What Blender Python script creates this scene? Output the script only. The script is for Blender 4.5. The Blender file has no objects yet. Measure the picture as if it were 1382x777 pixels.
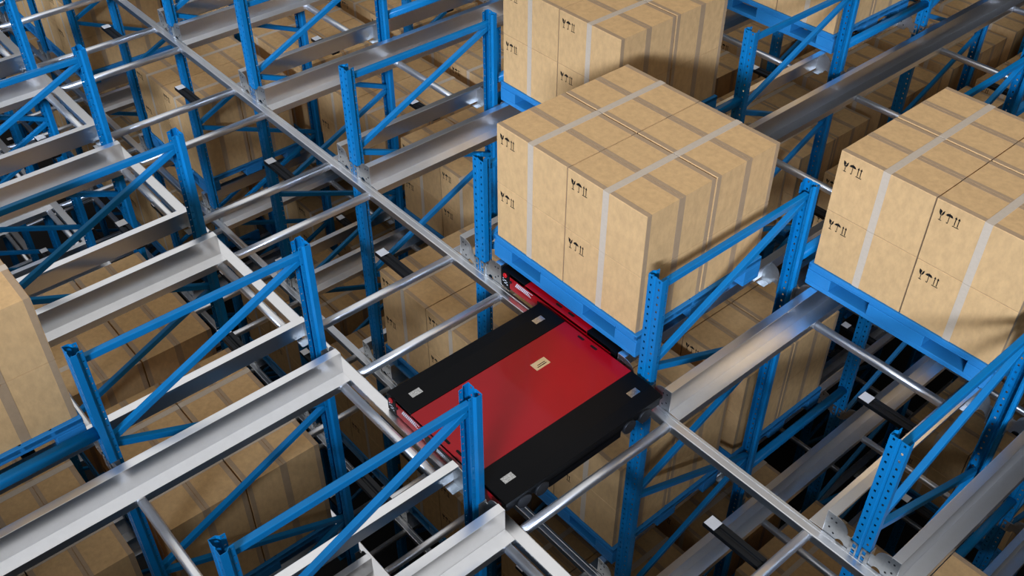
import bpy, math, random
from mathutils import Vector, Matrix

# ------------------------------------------------------------------ scene, camera, light
sc = bpy.context.scene
COL = sc.collection
sc.view_settings.view_transform = 'Standard'
sc.view_settings.look = 'None'
sc.view_settings.gamma = 1.0
sc.view_settings.use_curve_mapping = False
sc.view_settings.exposure = 0.0

FOCAL_PX = 1384.3                      # at 1382 px picture width
CAM = Vector((8.3781, -3.2074, 4.2748))
YAW, PITCH, ROLL = -0.8584, 0.7108, 0.0011
cam_d = bpy.data.cameras.new('camera')
cam_d.sensor_width = 36.0
cam_d.lens = FOCAL_PX / 1382.0 * 36.0
cam_d.clip_end = 200
cam = bpy.data.objects.new('camera', cam_d)
COL.objects.link(cam)
_f = Vector((math.sin(YAW)*math.cos(PITCH), math.cos(YAW)*math.cos(PITCH), -math.sin(PITCH)))
_r = Vector((math.cos(YAW), -math.sin(YAW), 0))
_u = _r.cross(_f)
_r2 = math.cos(ROLL)*_r + math.sin(ROLL)*_u
_u2 = -math.sin(ROLL)*_r + math.cos(ROLL)*_u
cam.matrix_world = Matrix(((_r2.x, _u2.x, -_f.x, CAM.x), (_r2.y, _u2.y, -_f.y, CAM.y),
                           (_r2.z, _u2.z, -_f.z, CAM.z), (0, 0, 0, 1)))
sc.camera = cam

w = bpy.data.worlds.new('hall_daylight')
sc.world = w
w.use_nodes = True
bg = w.node_tree.nodes['Background']
bg.inputs[0].default_value = (1.0, 0.85, 0.68, 1)
bg.inputs[1].default_value = 0.03

def area(name, loc, target, size, power, color=(1, 1, 1)):
    d = bpy.data.lights.new(name, 'AREA')
    d.shape = 'RECTANGLE'; d.size, d.size_y = size; d.energy = power; d.color = color
    o = bpy.data.objects.new(name, d); COL.objects.link(o)
    o.location = loc
    o.rotation_euler = (Vector(target) - Vector(loc)).to_track_quat('-Z', 'Y').to_euler()
    return o

area('overhead_fill_panel', (0.0, -1.0, 9.0), (0.0, -1.0, 0), (30, 14), 1000, (0.99, 0.99, 1.0))  # unseen panel added for light on tops and reflections in the steel
dl = area('added_key_light', (12.1, -11.9, 6.4), (4.7, -0.3, 1.05), (18, 1.2), 345, (0.60, 0.735, 1.0))  # unseen bluish key lamp added for the top tier, not a real window
dl.data.spread = math.radians(22)  # narrow beam keeps the added light off the lower tiers

# ------------------------------------------------------------------ constants (metres)
S = 1.45            # lane pitch
AISLE = 1.203       # clear width between the two blocks
FD = 1.329          # frame depth
FP = FD + AISLE     # frame pitch along a lane
TOP = 0.863         # post top above the rail line
LV = 2.0            # tier pitch
FLOOR = -6.35
SLOT = 1.282        # pallet pitch along a lane

# ------------------------------------------------------------------ materials
def mat(name, color, rough=0.5, metal=0.0, coat=0.0, noise=None, bump=0.0, spec=0.5, vary=0.0):
    m = bpy.data.materials.new(name); m.use_nodes = True
    nt = m.node_tree; b = nt.nodes['Principled BSDF']
    b.inputs['Roughness'].default_value = rough
    b.inputs['Metallic'].default_value = metal
    b.inputs['Coat Weight'].default_value = coat
    b.inputs['Coat Roughness'].default_value = 0.06
    b.inputs['Specular IOR Level'].default_value = spec
    b.inputs['Base Color'].default_value = (*color, 1)
    tc = nt.nodes.new('ShaderNodeTexCoord')
    out = None
    if noise:
        lo, hi, scale, detail, stretch = noise
        mp = nt.nodes.new('ShaderNodeMapping'); mp.inputs['Scale'].default_value = stretch
        nt.links.new(tc.outputs['Object'], mp.inputs['Vector'])
        if vary:
            oi = nt.nodes.new('ShaderNodeObjectInfo')
            mu = nt.nodes.new('ShaderNodeMath'); mu.operation = 'MULTIPLY'; mu.inputs[1].default_value = 37.0
            nt.links.new(oi.outputs['Random'], mu.inputs[0])
            nt.links.new(mu.outputs[0], mp.inputs['Location'])
        n = nt.nodes.new('ShaderNodeTexNoise')
        n.inputs['Scale'].default_value = scale; n.inputs['Detail'].default_value = detail
        n.inputs['Roughness'].default_value = 0.65
        nt.links.new(mp.outputs[0], n.inputs['Vector'])
        r = nt.nodes.new('ShaderNodeValToRGB')
        r.color_ramp.elements[0].position = 0.3; r.color_ramp.elements[1].position = 0.7
        r.color_ramp.elements[0].color = (*[c*lo for c in color], 1)
        r.color_ramp.elements[1].color = (*[min(1, c*hi) for c in color], 1)
        nt.links.new(n.outputs['Fac'], r.inputs['Fac'])
        out = r.outputs['Color']
        if vary:
            hsv = nt.nodes.new('ShaderNodeHueSaturation')
            mr = nt.nodes.new('ShaderNodeMapRange')
            mr.inputs['To Min'].default_value = 1 - vary; mr.inputs['To Max'].default_value = 1 + vary
            nt.links.new(oi.outputs['Random'], mr.inputs['Value'])
            nt.links.new(mr.outputs[0], hsv.inputs['Value'])
            nt.links.new(out, hsv.inputs['Color']); out = hsv.outputs['Color']
        nt.links.new(out, b.inputs['Base Color'])
        if bump:
            bp = nt.nodes.new('ShaderNodeBump'); bp.inputs['Strength'].default_value = bump
            bp.inputs['Distance'].default_value = 0.002
            nt.links.new(n.outputs['Fac'], bp.inputs['Height'])
            nt.links.new(bp.outputs[0], b.inputs['Normal'])
    return m

M_BLUE = mat('blue_powder_coat', (0.003, 0.160, 0.365), 0.33, spec=0.22, noise=(0.93, 1.05, 9, 3, (1, 1, 1)))
M_PLASTIC = mat('blue_pallet_plastic', (0.020, 0.190, 0.425), 0.45, spec=0.25, noise=(0.96, 1.03, 14, 3, (1, 1, 1)))
M_STEEL = mat('galvanised_steel', (0.96, 0.96, 0.96), 0.29, 1.0, noise=(0.975, 1.02, 18, 3, (1, 1, 1)))
M_TUBE = mat('galvanised_tube_steel', (0.90, 0.90, 0.90), 0.40, 1.0, noise=(0.97, 1.03, 18, 3, (1, 1, 1)))
M_ZINC = mat('zinc_plate', (0.60, 0.61, 0.60), 0.40, 1.0, noise=(0.9, 1.06, 60, 5, (1, 1, 1)))
M_CARD = mat('corrugated_cardboard', (0.622, 0.370, 0.158), 0.9, noise=(0.88, 1.09, 26, 6, (1, 1, 0.55)), vary=0.03, spec=0.04)
M_TAPE = mat('clear_tape', (0.56, 0.43, 0.295), 0.45, noise=(0.95, 1.04, 40, 3, (1, 1, 1)))
M_EDGE = mat('brown_reinforcing_tape', (0.395, 0.250, 0.130), 0.6, noise=(0.93, 1.06, 30, 4, (1, 1, 1)))
M_INK = mat('black_ink', (0.006, 0.005, 0.004), 0.75, spec=0.2)
M_RED = mat('red_gloss_paint', (0.36, 0.001, 0.006), 0.35, spec=0.2, coat=0.25, noise=(0.97, 1.03, 6, 2, (1, 1, 1)))
M_BLACK = mat('black_satin_paint', (0.0025, 0.0026, 0.003), 0.40, noise=(0.85, 1.2, 220, 2, (1, 1, 1)), spec=0.12)
M_BAR = mat('black_anodised_bar', (0.006, 0.0064, 0.007), 0.40, noise=(0.9, 1.1, 20, 2, (1, 1, 1)), spec=0.25)
M_RUBBER = mat('grey_polyurethane_tread', (0.085, 0.090, 0.095), 0.55, noise=(0.9, 1.1, 40, 2, (1, 1, 1)))
M_HUB = mat('dark_wheel_hub', (0.008, 0.008, 0.009), 0.5, noise=(0.9, 1.1, 40, 2, (1, 1, 1)))
M_LABEL = mat('white_label', (0.72, 0.72, 0.72), 0.55, noise=(0.96, 1.03, 60, 2, (1, 1, 1)))
M_GREYPRINT = mat('pale_print', (0.35, 0.42, 0.52), 0.6, noise=(0.9, 1.05, 60, 2, (1, 1, 1)))
M_CHROME = mat('brushed_nameplate', (0.80, 0.79, 0.77), 0.14, 1.0, noise=(0.95, 1.05, 80, 2, (1, 8, 1)))
M_REFL = mat('speckled_metal_label', (0.52, 0.52, 0.51), 0.22, 1.0, noise=(0.6, 1.3, 130, 2, (1, 1, 1)))
M_BUTTON = mat('red_stop_button', (0.65, 0.01, 0.015), 0.3, coat=0.5, noise=(0.98, 1.02, 30, 2, (1, 1, 1)))
M_FLOOR = mat('dark_concrete', (0.014, 0.014, 0.015), 0.7, noise=(0.7, 1.25, 2.5, 6, (1, 1, 1)), bump=0.3)

# ------------------------------------------------------------------ mesh helpers
class MB:
    def __init__(s): s.v = []; s.f = []; s.mi = []; s.sm = []
    def face(s, idx, mi=0, smooth=False): s.f.append(tuple(idx)); s.mi.append(mi); s.sm.append(smooth)
    def box(s, x0, x1, y0, y1, z0, z1, mi=0):
        b = len(s.v)
        s.v += [(x0,y0,z0),(x1,y0,z0),(x1,y1,z0),(x0,y1,z0),(x0,y0,z1),(x1,y0,z1),(x1,y1,z1),(x0,y1,z1)]
        for q in ((0,3,2,1),(4,5,6,7),(0,1,5,4),(1,2,6,5),(2,3,7,6),(3,0,4,7)): s.face([b+i for i in q], mi)
    def prism(s, prof, axis, a, b, mi=0, smooth=False):
        """closed 2D profile swept along an axis. axis x: prof=(y,z); y: prof=(x,z); z: prof=(x,y)"""
        n = len(prof); k = len(s.v)
        def P(p, t): return {'x': (t, p[0], p[1]), 'y': (p[0], t, p[1]), 'z': (p[0], p[1], t)}[axis]
        s.v += [P(p, a) for p in prof] + [P(p, b) for p in prof]
        ar = sum(prof[i][0]*prof[(i+1) % n][1]-prof[(i+1) % n][0]*prof[i][1] for i in range(n))
        flip = (ar < 0) ^ (axis == 'y') ^ (b < a)
        for i in range(n):
            j = (i+1) % n; q = (k+i, k+j, k+n+j, k+n+i)
            s.face(q[::-1] if flip else q, mi, smooth)
        c0 = tuple(range(k+n-1, k-1, -1)); c1 = tuple(range(k+n, k+2*n))
        s.face(c0[::-1] if flip else c0, mi); s.face(c1[::-1] if flip else c1, mi)
    def sheet(s, path, axis, a, b, t, mi=0):
        """open 2D path with thickness t to its left, swept along an axis"""
        n = len(path); off = []
        for i in range(n):
            d = Vector((0, 0))
            ns = []
            for j in (i-1, i):
                if 0 <= j < n-1:
                    e = Vector(path[j+1])-Vector(path[j]); e.normalize(); ns.append(Vector((-e.y, e.x)))
            m = sum(ns, Vector((0, 0)))/len(ns); m = m/max(m.length_squared, 0.25)
            off.append((path[i][0]+m.x*t, path[i][1]+m.y*t))
        s.prism(list(path)+off[::-1], axis, a, b, mi)
    def cyl(s, c, axis, r, h, n=20, mi=0, r2=None):
        prof = [(math.cos(2*math.pi*i/n)*r, math.sin(2*math.pi*i/n)*r) for i in range(n)]
        x, y, z = c
        if axis == 'x': s.prism([(y+p, z+q) for p, q in prof], 'x', x, x+h, mi)
        elif axis == 'y': s.prism([(x+p, z+q) for p, q in prof], 'y', y, y+h, mi)
        else: s.prism([(x+p, y+q) for p, q in prof], 'z', z, z+h, mi)
    def mesh(s, name, mats):
        me = bpy.data.meshes.new(name); me.from_pydata(s.v, [], s.f)
        for m in (mats if isinstance(mats, (list, tuple)) else [mats]): me.materials.append(m)
        me.polygons.foreach_set('material_index', s.mi)
        me.polygons.foreach_set('use_smooth', s.sm)
        me.update(); return me

def rrect(x0, x1, z0, z1, r, n=3):
    out = []
    for cx, cz, a0 in ((x1-r, z1-r, 0), (x0+r, z1-r, 90), (x0+r, z0+r, 180), (x1-r, z0+r, 270)):
        for i in range(n+1):
            a = math.radians(a0+90*i/n); out.append((cx+r*math.cos(a), cz+r*math.sin(a)))
    return out

def rtube(axis, a, b, x0, x1, z0, z1, r, mats, name):
    """rounded rectangular tube with smooth rounded edges"""
    m = MB(); m.prism(rrect(x0, x1, z0, z1, r, 6), axis, a, b, 0, True)
    me = m.mesh(name, mats)
    for p in me.polygons:
        if len(p.vertices) > 4: p.use_smooth = False
    return me

def baked(me, mods):
    o = bpy.data.objects.new('tmp', me); COL.objects.link(o)
    for f in mods: f(o)
    dg = bpy.context.evaluated_depsgraph_get(); dg.update()
    r = bpy.data.meshes.new_from_object(o.evaluated_get(dg))
    bpy.data.objects.remove(o); return r

def bevelled(me, width, seg=2):
    def f(o):
        b = o.modifiers.new('b', 'BEVEL'); b.width = width; b.segments = seg; b.limit_method = 'ANGLE'; b.angle_limit = math.radians(40)
        b.harden_normals = False
    return baked(me, [f])

def obj(name, me, parent=None, loc=(0, 0, 0), rz=0.0, label=None):
    o = bpy.data.objects.new(name, me); COL.objects.link(o)
    o.location = loc; o.rotation_euler = (0, 0, rz)
    if parent is not None: o.parent = parent
    if label: o['label'] = label
    return o

def tag(o, label, cat, group=None):
    o['label'] = label; o['category'] = cat
    if group: o['group'] = group
    return o

def thing(name, loc, label, cat, group=None, rz=0.0):
    o = bpy.data.objects.new(name, None); COL.objects.link(o)
    o.empty_display_size = 0.1; o.location = loc; o.rotation_euler = (0, 0, rz)
    return tag(o, label, cat, group)

# ------------------------------------------------------------------ how a place in the rack is called
NUM = {1: 'first', 2: 'second', 3: 'third', 4: 'fourth', 5: 'fifth', 6: 'sixth', 7: 'seventh', 8: 'eighth', 9: 'ninth'}
TIER = {0: 'top tier', 1: 'middle tier', 2: 'bottom tier'}
SIDE = {1: 'far side', -1: 'near side'}
def lane(k):
    if k == 3: return "loaded shuttle's lane"
    return '%s lane %s of loaded shuttle' % (NUM[abs(k-3)], 'left' if k < 3 else 'right')
def pline(k):
    if k == 3: return 'left post line of loaded shuttle'
    if k == 4: return 'right post line of loaded shuttle'
    return '%s post line %s of loaded shuttle' % (NUM[3-k+1] if k < 3 else NUM[k-3], 'left' if k < 3 else 'right')
def row(j): return 'row ' + ('one', 'two', 'three', 'four', 'five', 'six', 'seven', 'eight')[j]
#KEEP-BEGIN
# the pieces of the rack the photograph (or a view a step aside) shows something of
KEEP = {
    'A': '''-5,1,2 -4,-1,2 -4,1,1 -4,1,2 -3,-1,1 -3,-1,2 -3,1,1 -3,1,2 -2,-1,1 -2,-1,2 -2,1,0 -2,1,1 -2,1,2 -1,-1,0 -1,-1,1 -1,-1,2 -1,1,0 -1,1,1 0,-1,0 0,-1,1 0,-1,2 0,1,0 0,1,1 0,1,2 1,-1,0 1,-1,1 1,-1,2 1,1,0 1,1,1 1,1,2 2,-1,0 2,-1,1 2,-1,2 2,1,0 2,1,1 2,1,2 3,-1,0 3,-1,1 3,-1,2 3,1,0 3,1,1 4,-1,1 4,1,0 5,-1,0 5,1,0'''.split(),
    'B': '''-5,1,0,2,0,0,0 -5,1,0,2,0,0,1 -5,1,0,2,0,1,0 -5,1,0,2,0,1,1 -5,1,0,2,1,0,0 -5,1,0,2,1,0,1 -4,1,0,1,0,0,0 -4,1,0,1,0,0,1 -4,1,0,1,1,0,0 -4,1,0,1,1,0,1 -4,1,0,1,1,1,1 -4,1,0,2,0,0,0 -4,1,0,2,0,0,1 -4,1,0,2,0,1,1 -4,1,0,2,1,0,0 -4,1,0,2,1,0,1 -4,1,0,2,1,1,1 -4,1,1,2,1,0,1 -4,1,1,2,1,1,1 -3,1,0,1,0,0,0 -3,1,0,1,0,0,1 -3,1,0,1,0,1,1 -3,1,0,1,1,0,0 -3,1,0,1,1,0,1 -3,1,0,1,1,1,0 -3,1,0,1,1,1,1 -3,1,0,2,0,0,0 -3,1,0,2,0,0,1 -3,1,0,2,0,1,1 -3,1,0,2,1,0,0 -3,1,0,2,1,0,1 -3,1,0,2,1,1,1 -3,1,1,1,1,0,0 -3,1,1,1,1,0,1 -2,1,0,2,0,0,0 -2,1,0,2,0,0,1 -2,1,0,2,0,1,1 -2,1,0,2,1,0,0 -2,1,0,2,1,0,1 -2,1,0,2,1,1,0 -2,1,0,2,1,1,1 -2,1,1,1,0,0,0 -2,1,1,1,0,0,1 -2,1,1,1,0,1,1 -2,1,1,1,1,0,0 -2,1,1,1,1,0,1 -2,1,1,1,1,1,1 -2,1,1,2,1,0,0 -2,1,1,2,1,0,1 -2,1,1,2,1,1,1 -2,1,2,1,0,0,1 -2,1,2,1,1,0,1 -2,1,2,1,1,1,1 -1,1,0,1,0,0,0 -1,1,0,1,0,0,1 -1,1,0,1,0,1,1 -1,1,0,1,1,0,0 -1,1,0,1,1,0,1 -1,1,0,1,1,1,0 -1,1,0,1,1,1,1 -1,1,1,1,0,0,1 -1,1,1,1,0,1,1 -1,1,1,1,1,0,0 -1,1,1,1,1,0,1 -1,1,1,1,1,1,1 -1,1,1,2,0,0,0 -1,1,1,2,0,0,1 -1,1,1,2,0,1,1 -1,1,1,2,1,0,0 -1,1,1,2,1,0,1 -1,1,1,2,1,1,1 -1,1,2,1,0,0,1 -1,1,2,1,0,1,1 -1,1,2,1,1,0,1 -1,1,2,1,1,1,1 -1,1,2,2,1,0,1 -1,1,3,1,0,0,1 -1,1,3,1,0,1,1 -1,1,3,1,1,0,1 -1,1,3,1,1,1,1 -1,1,4,1,1,0,1 -1,1,4,1,1,1,1 0,1,0,2,0,0,0 0,1,0,2,0,0,1 0,1,0,2,0,1,1 0,1,0,2,1,0,0 0,1,0,2,1,0,1 0,1,0,2,1,1,1 0,1,1,1,0,0,0 0,1,1,1,0,0,1 0,1,1,1,0,1,1 0,1,1,1,1,0,0 0,1,1,1,1,0,1 0,1,1,1,1,1,1 0,1,1,2,0,0,1 0,1,1,2,0,1,1 0,1,1,2,1,0,0 0,1,1,2,1,0,1 0,1,1,2,1,1,1 0,1,2,1,0,0,1 0,1,2,1,0,1,1 0,1,2,1,1,0,1 0,1,2,1,1,1,1 0,1,3,1,0,0,1 0,1,4,1,1,0,1 0,1,4,1,1,1,1 0,1,5,1,0,0,1 0,1,5,1,1,0,1 1,-1,0,1,0,0,1 1,-1,0,1,0,1,1 1,-1,0,1,1,0,0 1,-1,0,1,1,0,1 1,-1,0,1,1,1,1 1,-1,1,1,1,0,0 1,-1,1,1,1,1,1 1,1,0,2,0,0,0 1,1,0,2,0,0,1 1,1,0,2,0,1,1 1,1,0,2,1,0,0 1,1,0,2,1,0,1 1,1,0,2,1,1,1 1,1,1,1,0,0,0 1,1,1,1,0,0,1 1,1,1,1,0,1,1 1,1,1,1,1,0,0 1,1,1,1,1,0,1 1,1,1,1,1,1,1 1,1,2,1,0,0,1 1,1,3,1,0,1,1 1,1,3,1,1,0,1 1,1,3,1,1,1,1 1,1,4,1,0,0,1 1,1,4,1,1,0,0 1,1,4,1,1,0,1 1,1,4,1,1,1,1 1,1,5,1,1,0,1 1,1,6,1,1,0,1 1,1,6,1,1,1,1 2,-1,0,1,0,0,0 2,-1,0,1,0,0,1 2,-1,0,1,0,1,1 2,-1,0,1,1,0,0 2,-1,0,1,1,0,1 2,-1,0,1,1,1,0 2,-1,0,1,1,1,1 2,-1,1,0,0,0,1 2,-1,1,0,0,1,1 2,-1,1,0,1,0,0 2,-1,1,0,1,0,1 2,-1,1,0,1,1,0 2,-1,1,0,1,1,1 2,-1,1,1,0,0,0 2,-1,1,1,0,0,1 2,-1,1,1,0,1,0 2,-1,1,1,0,1,1 2,-1,1,1,1,0,0 2,-1,1,1,1,0,1 2,-1,1,1,1,1,0 2,-1,1,1,1,1,1 2,1,0,1,0,0,0 2,1,0,1,0,0,1 2,1,0,1,0,1,1 2,1,0,1,1,0,0 2,1,0,1,1,0,1 2,1,0,1,1,1,1 2,1,0,2,0,0,0 2,1,0,2,0,0,1 2,1,0,2,1,0,0 2,1,0,2,1,0,1 2,1,0,2,1,1,0 2,1,0,2,1,1,1 2,1,1,0,0,0,0 2,1,1,0,0,0,1 2,1,1,0,0,1,1 2,1,1,0,1,0,0 2,1,1,0,1,0,1 2,1,1,0,1,1,0 2,1,1,0,1,1,1 2,1,1,1,0,0,1 2,1,2,1,0,1,1 2,1,2,1,1,0,0 2,1,2,1,1,0,1 2,1,2,1,1,1,0 2,1,2,1,1,1,1 2,1,3,0,0,0,0 2,1,3,0,0,0,1 2,1,3,0,1,0,0 2,1,3,0,1,0,1 2,1,3,0,1,1,0 2,1,3,0,1,1,1 2,1,3,1,0,0,1 2,1,3,1,0,1,1 2,1,3,1,1,0,0 2,1,3,1,1,0,1 2,1,3,1,1,1,0 2,1,3,1,1,1,1 2,1,3,2,0,1,1 2,1,3,2,1,1,0 2,1,3,2,1,1,1 2,1,4,1,0,0,1 2,1,4,1,0,1,1 2,1,4,1,1,0,0 2,1,4,1,1,0,1 2,1,4,1,1,1,0 2,1,4,1,1,1,1 2,1,4,2,0,0,1 2,1,4,2,1,0,0 2,1,4,2,1,0,1 2,1,4,2,1,1,0 2,1,5,1,0,0,1 2,1,5,1,0,1,1 2,1,5,1,1,0,0 2,1,5,1,1,0,1 2,1,5,1,1,1,0 2,1,5,1,1,1,1 2,1,6,1,0,0,1 2,1,6,1,0,1,1 2,1,6,1,1,0,0 2,1,6,1,1,0,1 2,1,6,1,1,1,1 3,1,0,0,0,0,0 3,1,0,0,0,0,1 3,1,0,0,0,1,1 3,1,0,0,1,0,0 3,1,0,0,1,0,1 3,1,0,0,1,1,0 3,1,0,0,1,1,1 3,1,0,1,0,0,0 3,1,0,1,0,1,1 3,1,0,1,1,0,0 3,1,0,1,1,0,1 3,1,0,1,1,1,0 3,1,0,1,1,1,1 3,1,0,2,0,0,0 3,1,0,2,0,0,1 3,1,0,2,0,1,1 3,1,0,2,1,0,0 3,1,0,2,1,0,1 3,1,0,2,1,1,0 3,1,0,2,1,1,1 3,1,1,1,0,0,1 3,1,1,1,0,1,1 3,1,1,1,1,0,0 3,1,1,1,1,0,1 3,1,1,1,1,1,0 3,1,1,1,1,1,1 3,1,1,2,1,0,0 3,1,1,2,1,0,1 3,1,1,2,1,1,0 3,1,1,2,1,1,1 3,1,3,1,0,0,0 3,1,3,1,0,0,1 3,1,3,1,0,1,1 3,1,4,1,0,0,1 3,1,4,1,0,1,1 3,1,4,1,1,0,1 3,1,4,1,1,1,1 3,1,5,1,0,0,1 3,1,5,1,0,1,1 3,1,5,1,1,0,0 3,1,5,1,1,0,1 3,1,5,1,1,1,1 3,1,6,1,0,0,1 3,1,6,1,0,1,1 4,1,1,0,0,0,0 4,1,1,0,0,0,1 4,1,1,0,0,1,1 4,1,1,0,1,0,0 4,1,1,0,1,0,1 4,1,1,0,1,1,0 4,1,1,0,1,1,1 4,1,1,2,0,0,0 4,1,1,2,0,0,1 4,1,1,2,0,1,1 4,1,1,2,1,0,1 4,1,1,2,1,1,1 4,1,3,1,0,0,0 4,1,3,1,0,0,1 4,1,3,1,0,1,1 4,1,3,1,1,0,0 4,1,3,1,1,0,1 4,1,3,1,1,1,1 4,1,3,2,0,0,0 4,1,3,2,0,0,1 4,1,3,2,0,1,1 4,1,3,2,1,0,0 4,1,3,2,1,0,1 4,1,3,2,1,1,1 4,1,4,1,0,0,1 4,1,4,1,0,1,1 4,1,4,2,0,0,1 4,1,4,2,1,0,1 4,1,4,2,1,1,1 5,1,0,1,0,0,1 5,1,0,1,0,1,1'''.split(),
    'C': '''-4,1,0,1,1,1,0 -4,1,0,2,0,1,0 -4,1,0,2,1,1,0 -4,1,1,2,1,0,0 -4,1,1,2,1,1,0 -3,1,0,1,0,1,0 -3,1,0,2,0,1,0 -3,1,0,2,1,1,0 -2,1,0,2,0,1,0 -2,1,1,1,0,1,0 -2,1,1,1,1,1,0 -2,1,1,2,1,1,0 -2,1,2,1,0,0,0 -2,1,2,1,1,0,0 -2,1,2,1,1,1,0 -1,1,0,1,0,1,0 -1,1,1,1,0,0,0 -1,1,1,1,0,1,0 -1,1,1,1,1,1,0 -1,1,1,2,0,1,0 -1,1,1,2,1,1,0 -1,1,2,1,0,0,0 -1,1,2,1,0,1,0 -1,1,2,1,1,0,0 -1,1,2,1,1,1,0 -1,1,2,2,1,0,0 -1,1,3,1,0,0,0 -1,1,3,1,0,1,0 -1,1,3,1,1,0,0 -1,1,3,1,1,1,0 -1,1,4,1,1,0,0 -1,1,4,1,1,1,0 0,1,0,2,0,1,0 0,1,0,2,1,1,0 0,1,1,1,0,1,0 0,1,1,1,1,1,0 0,1,1,2,0,0,0 0,1,1,2,0,1,0 0,1,1,2,1,1,0 0,1,2,1,0,0,0 0,1,2,1,0,1,0 0,1,2,1,1,0,0 0,1,2,1,1,1,0 0,1,3,1,0,0,0 0,1,4,1,1,0,0 0,1,4,1,1,1,0 0,1,5,1,0,0,0 0,1,5,1,1,0,0 1,-1,0,1,0,0,0 1,-1,0,1,0,1,0 1,-1,0,1,1,1,0 1,-1,1,1,1,1,0 1,1,0,2,0,1,0 1,1,0,2,1,1,0 1,1,1,1,0,1,0 1,1,1,1,1,1,0 1,1,2,1,0,0,0 1,1,3,1,0,1,0 1,1,3,1,1,0,0 1,1,3,1,1,1,0 1,1,4,1,0,0,0 1,1,4,1,1,1,0 1,1,5,1,1,0,0 1,1,6,1,1,0,0 1,1,6,1,1,1,0 2,-1,0,1,0,1,0 2,-1,1,0,0,0,0 2,-1,1,0,0,1,0 2,1,0,1,0,1,0 2,1,0,1,1,1,0 2,1,1,0,0,1,0 2,1,1,1,0,0,0 2,1,2,1,0,1,0 2,1,3,1,0,0,0 2,1,3,1,0,1,0 2,1,3,2,0,1,0 2,1,4,1,0,0,0 2,1,4,1,0,1,0 2,1,4,2,0,0,0 2,1,5,1,0,0,0 2,1,5,1,0,1,0 2,1,6,1,0,0,0 2,1,6,1,0,1,0 2,1,6,1,1,1,0 3,1,0,0,0,1,0 3,1,0,1,0,1,0 3,1,0,2,0,1,0 3,1,1,1,0,0,0 3,1,1,1,0,1,0 3,1,3,1,0,1,0 3,1,4,1,0,0,0 3,1,4,1,0,1,0 3,1,4,1,1,0,0 3,1,4,1,1,1,0 3,1,5,1,0,0,0 3,1,5,1,0,1,0 3,1,5,1,1,1,0 3,1,6,1,0,0,0 3,1,6,1,0,1,0 4,1,1,0,0,1,0 4,1,1,2,0,1,0 4,1,1,2,1,0,0 4,1,1,2,1,1,0 4,1,3,1,0,1,0 4,1,3,1,1,1,0 4,1,3,2,0,1,0 4,1,3,2,1,1,0 4,1,4,1,0,0,0 4,1,4,1,0,1,0 4,1,4,2,0,0,0 4,1,4,2,1,0,0 4,1,4,2,1,1,0 5,1,0,1,0,0,0 5,1,0,1,0,1,0'''.split(),
    'F': '''-5,1,0 -4,-1,0 -4,1,0 -3,-1,0 -3,1,0 -3,1,1 -2,-1,0 -2,1,0 -2,1,1 -1,-1,0 -1,1,0 -1,1,1 0,-1,0 0,1,0 0,1,1 0,1,2 1,-1,0 1,1,0 1,1,1 1,1,2 2,-1,0 2,1,0 2,1,1 2,1,2 2,1,3 3,-1,0 3,-1,1 3,1,0 3,1,1 3,1,2 3,1,3 4,-1,0 4,1,0 4,1,1 4,1,2 5,-1,0 5,1,0 5,1,1 5,1,2'''.split(),
    'P': '''-5,1,0,2 -4,1,0,1 -4,1,0,2 -4,1,1,2 -3,1,0,1 -3,1,0,2 -3,1,1,1 -2,1,0,2 -2,1,1,1 -2,1,1,2 -2,1,2,1 -1,1,0,1 -1,1,1,1 -1,1,1,2 -1,1,2,1 -1,1,2,2 -1,1,3,1 -1,1,4,1 0,1,0,2 0,1,1,1 0,1,1,2 0,1,2,1 0,1,3,1 0,1,4,1 0,1,5,1 1,-1,0,1 1,-1,1,1 1,1,0,2 1,1,1,1 1,1,2,1 1,1,3,1 1,1,4,1 1,1,5,1 1,1,6,1 2,-1,0,1 2,-1,1,0 2,-1,1,1 2,1,0,1 2,1,0,2 2,1,1,0 2,1,1,1 2,1,2,1 2,1,3,0 2,1,3,1 2,1,3,2 2,1,4,1 2,1,4,2 2,1,5,1 2,1,6,1 3,1,0,0 3,1,0,1 3,1,0,2 3,1,1,1 3,1,1,2 3,1,3,1 3,1,4,1 3,1,5,1 3,1,6,1 4,1,1,0 4,1,1,2 4,1,3,1 4,1,3,2 4,1,4,1 4,1,4,2 5,1,0,1'''.split(),
    'Q': '''-5,0,0,2 -4,0,0,1 -4,0,0,2 -3,-1,0,2 -3,0,0,1 -3,0,0,2 -2,0,0,0 -2,0,0,1 -1,-1,0,0 -1,-1,0,1 -1,0,0,0 -1,0,0,1 -1,1,0,0 -1,1,0,1 0,-1,0,0 0,0,0,0 0,0,0,1 0,0,0,2 0,1,0,0 0,1,0,1 0,1,1,0 0,1,2,0 1,-1,0,0 1,0,0,0 1,0,0,1 1,0,0,2 1,1,0,0 1,1,3,0 2,-1,0,0 2,-1,1,0 2,0,0,0 2,0,0,1 2,0,0,2 2,1,2,0 2,1,3,0 2,1,4,0 2,1,5,0 3,-1,0,0 3,-1,1,0 3,0,0,1 3,1,1,0 3,1,2,0 3,1,2,1 3,1,2,2 3,1,3,0 3,1,3,2 3,1,4,0 4,-1,0,0 4,0,0,0 4,1,0,0 4,1,0,1 4,1,1,1 4,1,2,0 4,1,2,1 4,1,2,2 5,1,0,0'''.split(),
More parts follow.
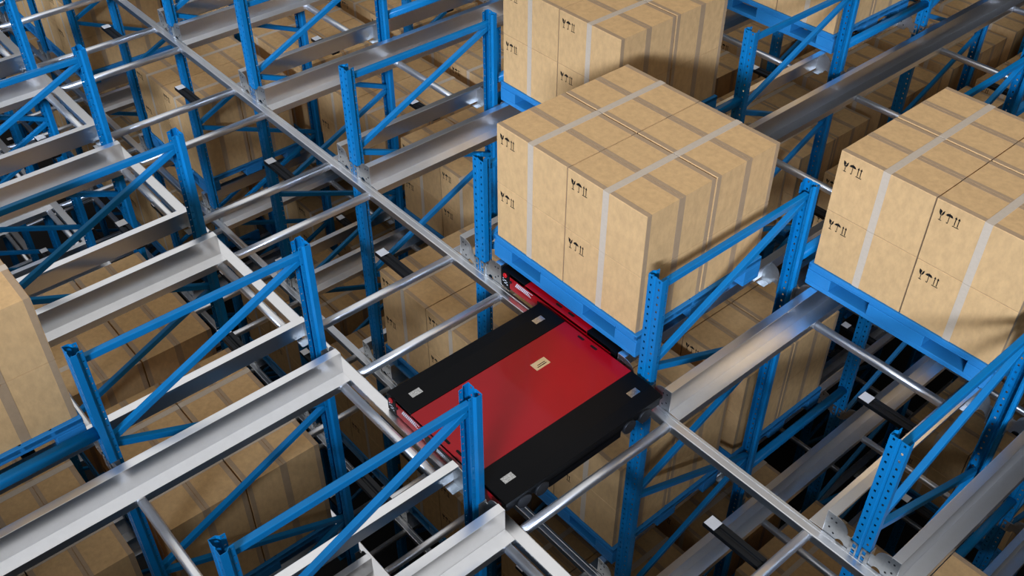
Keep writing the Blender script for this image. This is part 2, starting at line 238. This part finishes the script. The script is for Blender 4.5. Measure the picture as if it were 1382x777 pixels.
    'R': '''-5,1,1,2 -4,-1,1,1 -4,-1,1,2 -4,1,-1,2 -4,1,1,1 -4,1,1,2 -3,-1,1,1 -3,-1,1,2 -3,1,-1,2 -3,1,1,1 -3,1,1,2 -2,-1,-1,1 -2,-1,-1,2 -2,-1,1,1 -2,-1,1,2 -2,1,-1,1 -2,1,-1,2 -2,1,1,1 -2,1,1,2 -1,-1,-1,0 -1,-1,-1,1 -1,-1,1,0 -1,-1,1,1 -1,-1,1,2 -1,1,-1,0 -1,1,-1,1 -1,1,1,0 -1,1,1,1 -1,1,1,2 0,-1,-1,0 0,-1,-1,1 0,-1,1,0 0,-1,1,1 0,-1,1,2 0,1,-1,0 0,1,-1,1 0,1,-1,2 0,1,1,0 0,1,1,1 0,1,1,2 1,-1,-1,0 1,-1,-1,2 1,-1,1,0 1,-1,1,1 1,-1,1,2 1,1,-1,0 1,1,-1,1 1,1,-1,2 1,1,1,0 1,1,1,1 1,1,1,2 2,-1,-1,0 2,-1,-1,1 2,-1,-1,2 2,-1,1,0 2,-1,1,1 2,-1,1,2 2,1,-1,0 2,1,-1,1 2,1,-1,2 2,1,1,0 2,1,1,1 2,1,1,2 3,-1,-1,0 3,-1,-1,1 3,-1,1,0 3,-1,1,1 3,-1,1,2 3,1,-1,0 3,1,-1,1 3,1,1,0 3,1,1,1 3,1,1,2 4,-1,-1,0 4,-1,1,0 4,-1,1,1 4,-1,1,2 4,1,-1,0 4,1,1,0 4,1,1,1 4,1,1,2 5,-1,1,0 5,-1,1,1 5,-1,1,2 5,1,1,0 5,1,1,1 5,1,1,2'''.split(),
    'S': '''0,1,0,0 0,1,0,1 1,-1,0,0 1,1,0,0 1,1,0,1 2,1,0,0 2,1,1,0 3,-1,0,0 3,1,0,0 3,1,1,0 3,1,1,1 3,1,1,2 3,1,2,0 4,-1,0,0 4,1,0,0 4,1,0,1 4,1,0,2 4,1,1,0 4,1,1,2 5,1,0,0 5,1,0,1 5,1,1,2 6,-1,0,0 6,-1,0,1'''.split(),
    'T': '''-3,-1,0,2 -2,-1,0,1 -1,-1,0,0 -1,-1,0,1 -1,1,0,0 0,-1,0,0 0,-1,1,0 0,1,0,0 0,1,0,1 0,1,1,0 0,1,2,0 1,-1,0,0 1,1,0,0 1,1,0,1 1,1,1,0 1,1,3,0 2,-1,0,0 2,-1,1,0 2,-1,1,1 2,1,0,0 2,1,2,0 2,1,4,0 3,-1,0,0 3,-1,0,1 3,-1,1,0 3,1,1,0 3,1,2,0 3,1,2,1 3,1,2,2 3,1,3,0 3,1,3,2 3,1,4,0 3,1,4,2 4,-1,0,0 4,1,0,0 4,1,0,1 4,1,1,1 4,1,2,0 4,1,2,1 4,1,2,2 4,1,3,0 5,1,0,0 5,1,1,1'''.split(),
}
KEEP = {c: set(tuple(int(q) for q in t.split(',')) for t in v) for c, v in KEEP.items()}
#KEEP-END
def keep(key): return key[1:] in KEEP[key[0]]

# ------------------------------------------------------------------ floor
m = MB(); m.box(-22, 14, -14, 26, FLOOR-0.2, FLOOR)
fl = obj('floor', m.mesh('floor', M_FLOOR)); fl['kind'] = 'structure'
m = MB(); m.box(-22, 14, -14, 26, 9.25, 9.45)
ce = obj('ceiling', m.mesh('ceiling', M_FLOOR)); ce['kind'] = 'structure'

# ------------------------------------------------------------------ upright frames
PITCH_H = 0.0512
def post_mesh():
    # thin open section: front web with groove and two slot columns, stepped lips with round holes
    path = [(-.036, .069, 0), (-.037, .062, 0), (-.037, .053, 1), (-.037, .046, 0), (-.050, .034, 0), (-.050, 0, 0),
            (-.034, 0, 0), (-.0225, 0, 2), (-.009, 0, 0), (-.004, .004, 0), (.004, .004, 0), (.009, 0, 0),
            (.0225, 0, 0), (.034, 0, 2), (.050, 0, 0), (.050, .034, 0), (.037, .046, 0), (.037, .053, 0), (.037, .062, 1), (.036, .069, 0)]
    # third value: 1/2 marks the segment that ENDS at this point as holed (1 = lip hole, 2 = slot)
    seg = [0]*(len(path)-1)
    seg[2-1+0] = 1                      # lip, left
    seg[6] = 2; seg[12] = 2; seg[17] = 1
    zs = [TOP]; kinds = []
    z = TOP - .0085
    while z > FLOOR + .06:
        zs += [z-.0015, z-.0045, z-.0125, z-.0165]; z -= PITCH_H
    zs.append(FLOOR)
    me = bpy.data.meshes.new('post'); v = []; f = []
    n = len(path)
    for zz in zs: v += [(p[0], p[1], zz) for p in path]
    for r in range(len(zs)-1):
        ph = (r-1) % 4
        for c in range(n-1):
            hole = (seg[c] == 2 and r > 0 and ph in (0, 1, 2)) or (seg[c] == 1 and r > 0 and ph == 1)
            if not hole: f.append((r*n+c, (r+1)*n+c, (r+1)*n+c+1, r*n+c+1))
    me.from_pydata(v, [], f); me.materials.append(M_BLUE)
    def sol(o):
        s = o.modifiers.new('s', 'SOLIDIFY'); s.thickness = 0.0026; s.offset = -1
    me2 = baked(me, [sol])
    return me2
ME_POST = post_mesh()

def brace_mesh(name, a, b, wx=.036, wz=.040):
    """lipped channel brace between two points of the frame plane (y,z)"""
    (y0, z0), (y1, z1) = a, b
    d = Vector((y1-y0, z1-z0)); L = d.length
    m = MB()
    m.prism([(-wx/2, -wz/2), (wx/2, -wz/2), (wx/2, wz/2), (-wx/2, wz/2)], 'y', 0, L)
    me = bevelled(m.mesh(name, M_BLUE), .005, 2)
    ang = math.atan2(d.y, d.x)
    me.transform(Matrix.Translation((0, y0, z0)) @ Matrix.Rotation(ang, 4, 'X'))
    return me
ME_TOPB = brace_mesh('horizontal_brace', (.040, .782), (FD-.040, .782))
BR = []
zz = .752; hi = True; i = 0
while zz > FLOOR + .7:
    nz = zz - .545
    a = (.055, zz if not hi else nz); b = (FD-.055, zz if hi else nz)
    BR.append(brace_mesh('diagonal_brace', a, b)); zz = nz - .035; hi = not hi
m = MB(); m.box(-.07, .07, -.03, .10, FLOOR, FLOOR+.008); m.box(-.052, .052, .0, .07, FLOOR, FLOOR+.06)
ME_FOOT = m.mesh('base_plate', M_BLUE)

def text_mesh(s, size, mt):
    c = bpy.data.curves.new('t', 'FONT'); c.body = s; c.size = size; c.align_x = 'CENTER'; c.align_y = 'CENTER'; c.extrude = 0.0004
    o = bpy.data.objects.new('t', c); COL.objects.link(o)
    dg = bpy.context.evaluated_depsgraph_get(); dg.update()
    me = bpy.data.meshes.new_from_object(o.evaluated_get(dg)); bpy.data.objects.remove(o)
    me.materials.clear(); me.materials.append(mt); return me

def frame(k, side, i):
    y0 = i*FP if side > 0 else -AISLE - FD - i*FP
    nm = pline(k)
    t = thing('upright_frame', (k*S, y0, 0), 'blue perforated upright frame, %s, %s, %s' % (SIDE[side], nm, row(i)), 'rack frame', 'blue upright frames of the racking')
    a = obj('post', ME_POST, t); b = obj('post', ME_POST, t, (0, FD, 0), math.pi)
    obj('horizontal_brace', ME_TOPB, t)
    for me in BR: obj('diagonal_brace', me, t)
    obj('base_plate', ME_FOOT, t); obj('base_plate', ME_FOOT, t, (0, FD, 0), math.pi)
    return t

# spacer tubes between frames
ME_SPACER = rtube('y', 0, AISLE-.004, -.032, .032, -.031, .031, .020, M_BLUE, 'spacer_tube')
def spacer(k, side, i, n):
    y0 = i*FP + FD if side > 0 else -AISLE - (i+1)*FP
    o = obj('spacer_tube', ME_SPACER, None, (k*S, y0+.002, .292 - n*LV))
    tag(o, 'blue spacer tube, %s, %s, %s, gap %s' % (TIER[n], SIDE[side], pline(k), row(i)[4:]), 'spacer tube', 'blue spacer tubes between the frames')

# ------------------------------------------------------------------ lane rails
RAIL_SEC = [(.155, .150), (.155, .166), (.208, .166), (.208, .013), (.286, .009), (.286, -.042)]
def rail_mesh(L, sgn):
    m = MB(); path = [(x*sgn, z) for x, z in RAIL_SEC]
    m.sheet(path, 'y', 0, L, -.0036 if sgn > 0 else .0036)
    return bevelled(m.mesh('channel', M_STEEL), .0015, 2)

def plate_mesh(sgn):
    """gusset plate from post to rail web with its curved cut-outs, and the bottom flange"""
    m = MB(); t = .004
    top = [(.205, .160), (.150, .160)]
    for i in range(7):
        a = math.radians(0 + 90*i/6)
        top.append((.150 - .082*math.sin(a)*0.86, .160 - .072*(1-math.cos(a))))
    prof = top + [(.0575, .088), (.0575, -.006)]
    bot = [(.075, -.006)]
    for i in range(7):
        a = math.pi*(1 - i/6); bot.append((.105 + .026*math.cos(a), -.004 + .030*math.sin(a)))
    bot += [(.135, -.006), (.205, -.006)]
    prof = prof + bot
    m.prism([(x*sgn, z) for x, z in prof], 'y', .002, .002+t)
    x0, x1 = sorted((.140*sgn, .207*sgn)); m.box(x0, x1, .004, .060, -.008, -.004)
    return m.mesh('gusset_plate', M_ZINC)
def clip_mesh(sgn):
    """hooked clip on the post face with two windows"""
    m = MB(); t = .003
    xs = (.010, .018, .038, .0565)
    for a, b, z0, z1 in ((xs[0], xs[3], .078, .092), (xs[0], xs[3], .038, .050), (xs[0], xs[3], -.010, .006),
                         (xs[0], xs[1], -.010, .092), (xs[2], xs[3], -.010, .092)):
        x0, x1 = sorted((a*sgn, b*sgn)); m.box(x0, x1, -.006, -.006+t, z0, z1)
    x0, x1 = sorted((.0535*sgn, .0565*sgn)); m.box(x0, x1, -.003, .045, -.010, .096)
    return m.mesh('hook_clip', M_ZINC)
def hole_mesh(sgn):
    m = MB()
    for x, z in ((.178, .125), (.178, .060), (.150, .120), (.150, .035)): m.cyl((x*sgn, .0005, z), 'y', .006, .002, 10)
    return m.mesh('plate_bolt', M_HUB)
ME_PLATE = {s: plate_mesh(s) for s in (1, -1)}
ME_CLIP = {s: clip_mesh(s) for s in (1, -1)}
ME_BOLT = {s: hole_mesh(s) for s in (1, -1)}
LEN_FAR, LEN_NEAR = 9.0, 4.2
ME_RAIL = {}
for s in (1, -1):
    ME_RAIL[(s, 1)] = rail_mesh(LEN_FAR, s); ME_RAIL[(s, -1)] = rail_mesh(LEN_NEAR, s)

def rail(k, s, side, n):
    """rail on the s side of post line k"""
    L = LEN_FAR if side > 0 else LEN_NEAR
    y0 = 0.0 if side > 0 else -AISLE - L
    kl = k if s > 0 else k-1
    t = thing('lane_rail', (k*S, y0, -n*LV), 'galvanised channel rail, %s, %s, %s rail of %s' % (TIER[n], SIDE[side], 'left' if s > 0 else 'right', lane(kl)), 'rail', 'lane rails')
    obj('channel', ME_RAIL[(s, side)], t)
    i = 0
    while True:
        for yy, fl in ((i*FP, 1), (i*FP+FD, -1)):
            y = yy if side > 0 else -AISLE - yy
            f = fl if side > 0 else -fl
            ly = y - y0
            if 0 <= ly <= L:
                p = obj('gusset_plate', ME_PLATE[s*f], t, (0, ly, 0), 0 if f > 0 else math.pi)
                obj('hook_clip', ME_CLIP[s*f], p); obj('plate_bolt', ME_BOLT[s*f], p)
        i += 1
        if i*FP > L: break
    return t

# ------------------------------------------------------------------ cross ties, aisle rails and aisle tubes
ME_TIE = rtube('x', .287, S-.287, -.025, .025, -.052, -.002, .0175, M_TUBE, 'cross_tie')
def tie(k, side, j, n):
    y = 1.2525*(j+1) if side > 0 else -1.250 - 1.2475*j
    o = obj('cross_tie', ME_TIE, None, (k*S, y, -n*LV))
    tag(o, 'steel cross tie, %s, %s, %s, %s' % (TIER[n], SIDE[side], lane(k), row(j)), 'cross tie', 'cross ties between the rails')

X0, X1 = -9*S, 7*S
def xrail(side, n):
    m = MB()
    y0, y1 = (-.062, -.001) if side > 0 else (-AISLE+.001, -AISLE+.074)
    m.prism(rrect(y0, y1, -.055, 0, .006, 4), 'x', X0, X1)
    me = m.mesh('beam', M_STEEL)
    t = thing('aisle_rail', (0, 0, -n*LV), 'long galvanised transfer rail along the aisle, %s, %s' % (TIER[n], SIDE[side]), 'rail', 'aisle rails')
    obj('beam', me, t)
    m = MB(); m.box(X0, X1, (y1-.016 if side > 0 else y0), (y1 if side > 0 else y0+.016), .0002, .004)
    obj('guide_lip', m.mesh('guide_lip', M_STEEL), t)

ME_ATUBE = rtube('y', -AISLE+.075, -.063, -.0265, .0265, -.056, -.004, .0185, M_TUBE, 'aisle_tube')
def atube(k, s, n):
    o = obj('aisle_tube', ME_ATUBE, None, (k*S + s*.2515, 0, -n*LV))
    tag(o, 'steel aisle tube, %s, %s end of %s' % (TIER[n], 'left' if s > 0 else 'right', lane(k if s > 0 else k-1)), 'tube', 'tubes across the aisle')

# ------------------------------------------------------------------ position bars with their white label plates
m = MB(); m.prism([(-.037, -.030), (.037, -.030), (.037, 0), (.010, 0), (.006, -.010), (-.006, -.010), (-.010, 0), (-.037, 0)], 'x', .8805, S-.290)
m.box(.806, .8805, -.037, .037, -.030, -.0012)
ME_BAR = bevelled(m.mesh('bar', M_BAR), .002, 1)
m = MB(); m.box(.8105, .8775, -.0335, .0335, -.0012, .0004); ME_BARLAB = m.mesh('label_plate', M_LABEL)
def posbar(k, side, j, n):
    if side == 0: y = -.355; where = 'in the aisle'
    else: y = (.978 + SLOT*j) if side > 0 else (-1.540 - SLOT*j); where = SIDE[side] + ' ' + row(j)
    t = thing('position_bar', (k*S, y, -n*LV-.035), 'black white-tipped bar, %s, %s, %s' % (TIER[n], where, lane(k)), 'marker bar', 'position bars')
    obj('bar', ME_BAR, t); obj('label_plate', ME_BARLAB, t, label='white label plate')

# ------------------------------------------------------------------ pallets
def pallet_mesh():
    m = MB(); X = .6175; D = 1.098
    H0, H1, HT = .034, .125, .163
    xs = [(-X, -.450), (-.186, .186), (.450, X)]
    ys = [(0, .150), (.455, .640), (D-.150, D)]
    # deck: slatted
    nb = 7; bw = D/nb
    for i in range(nb): m.box(-X, X, i*bw + (.006 if i else 0), (i+1)*bw - (.006 if i < nb-1 else 0), H1+.006, HT)
    for a, b in ((-X, -X+.022), (X-.022, X)): m.box(a, b, 0, D, H1+.002, HT+.0004)   # side rims
    for a, b in xs: m.box(a, b, 0.004, D-.004, H1-.012, H1+.006)     # stringers
    for a, b in xs:
        for c, d in ys: m.box(a, b, c, d, H0, H1-.012)              # blocks
    for a, b in ys: m.box(-X, X, a+.001, b-.001, 0, H0) if a != .455 else None
    for a, b in xs: m.box(a+.001, b-.001, .15, D-.15, 0, H0) if a == -.186 else None
    for y0, y1 in ((0, .012), (D-.012, D)):
        m.box(-.450, -.186, y0, y1, H1-.004, H1+.006); m.box(.186, .450, y0, y1, H1-.004, H1+.006)
    return bevelled(m.mesh('pallet', M_PLASTIC), .004, 2)
ME_PALLET = pallet_mesh()

# ------------------------------------------------------------------ cartons
BX, BY, BZ = .5875, .532, .4025
def carton_body():
    m = MB(); c = .003; g = .0014; mid = BY/2
    prof = [(c, 0), (BY-c, 0), (BY, c), (BY, BZ-c), (BY-c, BZ), (mid+g, BZ), (mid+g*.6, BZ-.004), (mid-g*.6, BZ-.004), (mid-g, BZ), (c, BZ), (0, BZ-c), (0, c)]
    m.prism(prof, 'x', 0, BX)
    return m.mesh('carton', M_CARD)
def wrap_tape(y0, y1, e=.0008):
    m = MB()
    m.box(-e, BX+e, y0, y1, BZ-.0003, BZ+e)
    m.box(-e, .0003, y0, y1, 0.001, BZ-.0003); m.box(BX-.0003, BX+e, y0, y1, 0.001, BZ-.0003)
    return m
ME_BODY = carton_body()
def mk_edge(y0, y1): return wrap_tape(y0, y1).mesh('edge_tape', M_EDGE)
ME_E1 = mk_edge(.003, .034); ME_E2 = mk_edge(BY-.034, BY-.003)
m = wrap_tape(BY/2-.025, BY/2-.0015); m2 = wrap_tape(BY/2+.0015, BY/2+.025)
b0 = len(m.v); m.v += m2.v
for f in m2.f: m.face([q+b0 for q in f])
m.box(BX+.0001, BX+.0008, BY/2-.0015, BY/2+.0015, .001, BZ-.006)
ME_SEAM = m.mesh('seam_tape', M_EDGE)
m = MB(); e = .0016; a, b = .270, .315
m.box(a, b, -e, BY+e, BZ-.0003, BZ+e); m.box(a, b, -e, .0003, .001, BZ-.0003); m.box(a, b, BY-.0003, BY+e, .001, BZ-.0003)
ME_WHITE = m.mesh('packing_tape', M_TAPE)
def symbols():
    m = MB(); y0, y1 = -.0011, .0002
    def poly(pts, ox, oz): m.prism([(ox+p[0], oz+p[1]) for p in pts], 'y', y0, y1)
    # broken glass
    ox, oz = .045, BZ-.050
    bowl_l = [(-.0155, 0), (-.001, -.006), (.002, -.014), (-.002, -.020), (.001, -.030), (0, -.036), (-.008, -.032), (-.014, -.020)]
    bowl_r = [(.006, -.010), (.0155, 0), (.014, -.020), (.008, -.032), (.001, -.036), (.003, -.030), (.002, -.021), (.006, -.014)]
    poly(bowl_l, ox, oz); poly(bowl_r, ox, oz)
    poly([(-.0019, -.036), (.0019, -.036), (.0019, -.063), (-.0019, -.063)], ox, oz)
    poly([(-.010, -.063), (.010, -.063), (.008, -.067), (-.008, -.067)], ox, oz)
    # umbrella
    ox = .090
    pts = [(.021*math.cos(math.radians(a)), -.023+.019*math.sin(math.radians(a))) for a in range(0, 181, 20)]
    for i in range(4):
        xa = -.021 + i*.0105; pts += [(xa+.0005, -.023), (xa+.00525, -.0195), (xa+.010, -.023)]
    poly(pts, ox, oz)
    poly([(-.0017, -.020), (.0017, -.020), (.0017, -.062), (-.0017, -.062)], ox, oz)
    poly([(-.009, -.060), (-.0065, -.0565), (-.005, -.061), (.0011, -.060), (.0011, -.064), (-.005, -.066)], ox, oz)
    poly([(-.0012, -.004), (.0012, -.004), (.0012, 0), (-.0012, 0)], ox, oz)
    # this side up
    for ax in (.127, .145):
        poly([(-.0023, -.014), (.0023, -.014), (.0023, -.058), (-.0023, -.058)], ax, oz)
        poly([(-.0072, -.016), (.0072, -.016), (0, -.002)], ax, oz)
    poly([(.118-.120, -.0615), (.035, -.0615), (.035, -.066), (-.002, -.066)], .120, oz)
    return m.mesh('handling_symbols', M_INK)
ME_SYM = symbols()

def make_carton(loc, label, group, front):
    o = obj('cardboard_carton', ME_BODY, None, loc); tag(o, label, 'box', group)
    obj('packing_tape', ME_WHITE, o, label='pale packing tape'); obj('edge_tape', ME_E1, o); obj('edge_tape', ME_E2, o); obj('seam_tape', ME_SEAM, o)
    if front: obj('handling_symbols', ME_SYM, o, label='black fragile, keep dry and this way up symbols')
    return o

PAL_Z = .1695
PHRASE = {(3, 1, 0): 'the load above the half hidden red shuttle', (4, 1, 1): 'the rightmost top tier load',
          (2, 1, 1): "the load behind and left of the shuttle's load", (2, 1, 3): 'the farthest top tier load, at the upper edge',
          (2, -1, 1): 'the load cut off by the left edge'}
REST = []
def load(k, side, j, n, sub=None):
    xc = (k+.5)*S
    y0 = .030 + (SLOT if n == 0 else 1.256)*j if side > 0 else -1.270 - 1.098 - SLOT*j
    z0 = PAL_Z - n*LV + (.010 if (k, side, j, n) == (3, 1, 0, 0) else 0)
    where = '%s, %s, %s, %s' % (TIER[n], SIDE[side], lane(k), row(j))
    if n == 0: where = 'of ' + PHRASE[(k, side, j)]
    sep = ' ' if n == 0 else ', '
    if keep(('P', k, side, j, n)):
        p = obj('plastic_pallet', ME_PALLET, None, (xc, y0, z0)); tag(p, 'blue plastic pallet' + sep + where, 'pallet', 'blue pallets in the rack')
    for iz in (0, 1):
        for iy in (0, 1):
            for ix in (0, 1):
                at = (xc-.593+ix*.5970, y0+.012+iy*.5425, z0+.1645+iz*.4048)
                if not keep(('B', k, side, j, n, ix, iy, iz)):
                    if keep(('C', k, side, j, n, ix, iy, iz)): REST.append(at)
                    continue
                lb = '%s %s %s carton%s%s' % (('lower', 'upper')[iz], ('front', 'back')[iy], ('left', 'right')[ix], sep, where)
                make_carton(at, lb, 'cartons stacked on the pallets', iy == 0)

# ------------------------------------------------------------------ shuttle vehicles
def badge(m, x0, x1, y, z0, z1, cols, rows, skew=0.0, mi=0):
    for r in range(rows):
        for c in range(cols):
            if c > cols-1-r*.9 and r < rows-1: continue
            xa = x0+(x1-x0)*(c+.12)/cols + skew*r; xb = x0+(x1-x0)*(c+.80)/cols + skew*r
            za = z0+(z1-z0)*(r+.15)/rows; zb = z0+(z1-z0)*(r+.82)/rows
            m.prism([(xa, za), (xb, za), (xb+.002, zb), (xa+.002, zb)], 'y', y-.0012, y)

def shuttle(loc, label, name='shuttle_vehicle', low=False):
    """four-way pallet shuttle, 1.02 x 1.14 m; origin at its middle on rail level"""
    t = thing(name, loc, label, 'shuttle', 'red pallet shuttles')
    HX, HY, H = .508, .570, .140
    m = MB(); m.box(-HX+.030, HX-.030, -HY+.012, HY-.012, .030, H-.006)
    obj('chassis', bevelled(m.mesh('chassis', M_BLACK), .006, 2), t)
    m = MB(); m.box(-.281, .266, -HY, HY, .112, H-.0005)
    # oblong slots are black inlays; the recess darkness is put into their colour
    obj('top_plate', bevelled(m.mesh('top_plate', M_RED), .003, 2), t, label='glossy red top plate')
    m = MB()
    for ys in (HY-.030, -HY+.030):
        for xx in (-.115, -.008):
            x = xx if ys > 0 else xx+.11
            m.prism([(x+p, ys+q) for p, q in rrect(-.026, .026, -.008, .008, .0078, 4)], 'z', H-.0035, H+.0004)
    obj('slot', m.mesh('slot', M_INK), t, label='black oblong slots')
    for s in (-1, 1):
        inner = .267 if s > 0 else .282
        m = MB(); pr = [(s*inner, H+.001), (s*.425, H+.001), (s*HX, H-.007), (s*HX, H-.030), (s*(HX-.004), H-.030), (s*(HX-.004), .110), (s*inner, .110)]
        m.prism(pr, 'y', -HY, HY)
        obj('side_cover', bevelled(m.mesh('side_cover', M_BLACK), .002, 2), t, label='black side cover')
        m = MB()
        for ys in (-1, 1):
            xx = s*.392; m.box(xx-.021, xx+.021, ys*(HY-.115)-.036, ys*(HY-.115)+.036, H+.001, H+.0022)
        obj('reflector_plate', m.mesh('reflector_plate', M_REFL), t, label='small bright plates')
        m = MB(); xa, xb = sorted((s*(HX-.020), s*(HX-.006))); m.box(xa, xb, -HY+.01, HY-.01, .062, .112)
        m.box(xa, xb, -.268, .258, .014, .075); 
        obj('side_skirt', bevelled(m.mesh('side_skirt', M_BLACK), .003, 2), t)
        for yy in (-.445, -.325, .315, .437):
            m = MB(); x0 = s*(HX-.030); 
            m.cyl((x0 if s > 0 else x0-.036, yy, .061), 'x', .046, .036, 28)
            wl = obj('wheel', bevelled(m.mesh('wheel', M_HUB), .004, 2), t)
            m = MB(); m.cyl((s*(HX-.001) if s > 0 else s*(HX-.001)-.004, yy, .061), 'x', .038, .004, 28)
            for a in range(6):
                an = math.radians(a*60); m.cyl((s*(HX+.0022) if s > 0 else s*(HX+.0022)-.002, yy+.028*math.cos(an), .061+.028*math.sin(an)), 'x', .004, .002, 8)
            obj('wheel_cap', m.mesh('wheel_cap', M_RUBBER), wl, label='dark grey wheel cap')
    for s in (-1, 1):                                              # end faces
        y = s*HY; 
        m = MB(); a, b = sorted((y-s*.014, y)); m.box(-HX+.079, HX-.046, a, b, .012, H-.004)
        obj('end_panel', bevelled(m.mesh('end_panel', M_RED), .004, 2), t, label='red end panel')
    y = -HY
    m = MB(); m.box(-HX+.002, -HX+.078, y-.002, y+.012, .006, H-.004); cp = obj('control_panel', bevelled(m.mesh('control_panel', M_BLACK), .003, 2), t, label='black control panel')
    m = MB(); m.cyl((-HX+.044, y-.011, .104), 'y', .017, .009, 20); obj('stop_button', bevelled(m.mesh('stop_button', M_BUTTON), .003, 3), cp, label='red mushroom stop button')
    m = MB()
    for i, (px, pz) in enumerate(((.022, .068), (.034, .058), (.022, .050), (.046, .060), (.056, .052), (.046, .040), (.060, .034), (.036, .038))):
        m.box(-HX+px-.004, -HX+px+.004, y-.0034, y-.002, pz-.003, pz+.003)
    obj('key_legend', m.mesh('key_legend', M_LABEL), cp, label='white key legends')
    m = MB(); m.cyl((-HX+.094, y-.010, .078), 'y', .009, .010, 14); obj('key_switch', m.mesh('key_switch', M_HUB), t)
    m = MB(); badge(m, -.375, -.225, y, .066, .104, 12, 5, .004); obj('ventilation_slots', m.mesh('ventilation_slots', M_LABEL), t, label='rows of white ventilation slots')
    m = MB(); m.box(-.165, .085, y-.002, y, .022, .088); nb = obj('name_strip', m.mesh('name_strip', M_BLACK), t, label='black strip with white marks')
    m = MB(); badge(m, -.060, .070, y-.002, .034, .064, 11, 3, .002); obj('strip_marks', m.mesh('strip_marks', M_LABEL), nb)
    m = MB(); badge(m, -.20, -.05, HY+.0012, .06, .10, 10, 4, .003); obj('ventilation_slots', m.mesh('ventilation_slots', M_LABEL), t)
    m = MB(); m.box(-.140, -.080, .165, .270, H-.0004, H+.0014); npl = obj('name_plate', m.mesh('name_plate', M_CHROME), t, label='bright metal name plate')
    m = MB(); m.box(-.100, -.095, .185, .252, H+.0014, H+.002); m.box(-.112, -.108, .195, .252, H+.0014, H+.002)
    obj('plate_lines', m.mesh('plate_lines', M_INK), npl)
    return t
# ------------------------------------------------------------------ build the rack
KS = range(-5, 7)
for n in (0, 1, 2):
    for side in (1, -1):
        xrail(side, n)
    for k in KS:
        for s in (1, -1):
            for side in (1, -1):
                if keep(('R', k, s, side, n)): rail(k, s, side, n)
            if keep(('A', k, s, n)): atube(k, s, n)
        for side, cnt in ((1, 7), (-1, 3)):
            for j in range(cnt):
                if keep(('T', k, side, j, n)): tie(k, side, j, n)
                if keep(('Q', k, side, j, n)): posbar(k, side, j, n)
        if keep(('Q', k, 0, 0, n)): posbar(k, 0, 0, n)
        for side, cnt in ((1, 3), (-1, 1)):
            for i in range(cnt):
                if keep(('S', k, side, i, n)): spacer(k, side, i, n)
for k in KS:
    for side, cnt in ((1, 4), (-1, 2)):
        for i in range(cnt):
            if keep(('F', k, side, i)): frame(k, side, i)
TOPLOADS = [(3, 1, 0), (4, 1, 1), (2, 1, 1), (2, 1, 3), (2, -1, 1)]
for k, side, j in TOPLOADS: load(k, side, j, 0)
OCC = {(1, 1): {-5: range(7), -4: range(7), -3: range(7), -2: range(1, 7), -1: range(7), 0: range(1, 7), 1: range(1, 7), 2: range(7),
                3: (0, 1, 3, 4, 5, 6), 4: (3, 4, 5), 5: (0,)},
       (1, -1): {1: (0, 1), 2: (0, 1)},
       (2, 1): {-5: range(7), -4: range(7), -3: range(7), -2: range(7), -1: range(1, 7), 0: range(7), 1: range(7), 2: range(7), 3: (0, 1), 4: (1, 3, 4)},
       (2, -1): {}}
for (n, side), d in OCC.items():
    for k, js in d.items():
        for j in js: load(k, side, j, n)
m = MB(); base = MB()
for me in (ME_BODY,):
    vs = [tuple(v.co) for v in me.vertices]; fs = [tuple(p.vertices) for p in me.polygons]
for at in REST:
    b0 = len(m.v); m.v += [(v[0]+at[0], v[1]+at[1], v[2]+at[2]) for v in vs]
    for f in fs: m.face([q+b0 for q in f])
o = obj('covered_cartons', m.mesh('covered_cartons', M_CARD)); o['kind'] = 'stuff'
tag(o, 'brown cartons buried deep inside the lower loads, behind the nearer cartons', 'boxes')
shuttle((3.5*S, .565, .022), 'red pallet shuttle under the load, partly hidden beneath its blue pallet')
shuttle((5.460, -.595, 0), 'red and black pallet shuttle standing uncovered in the aisle')
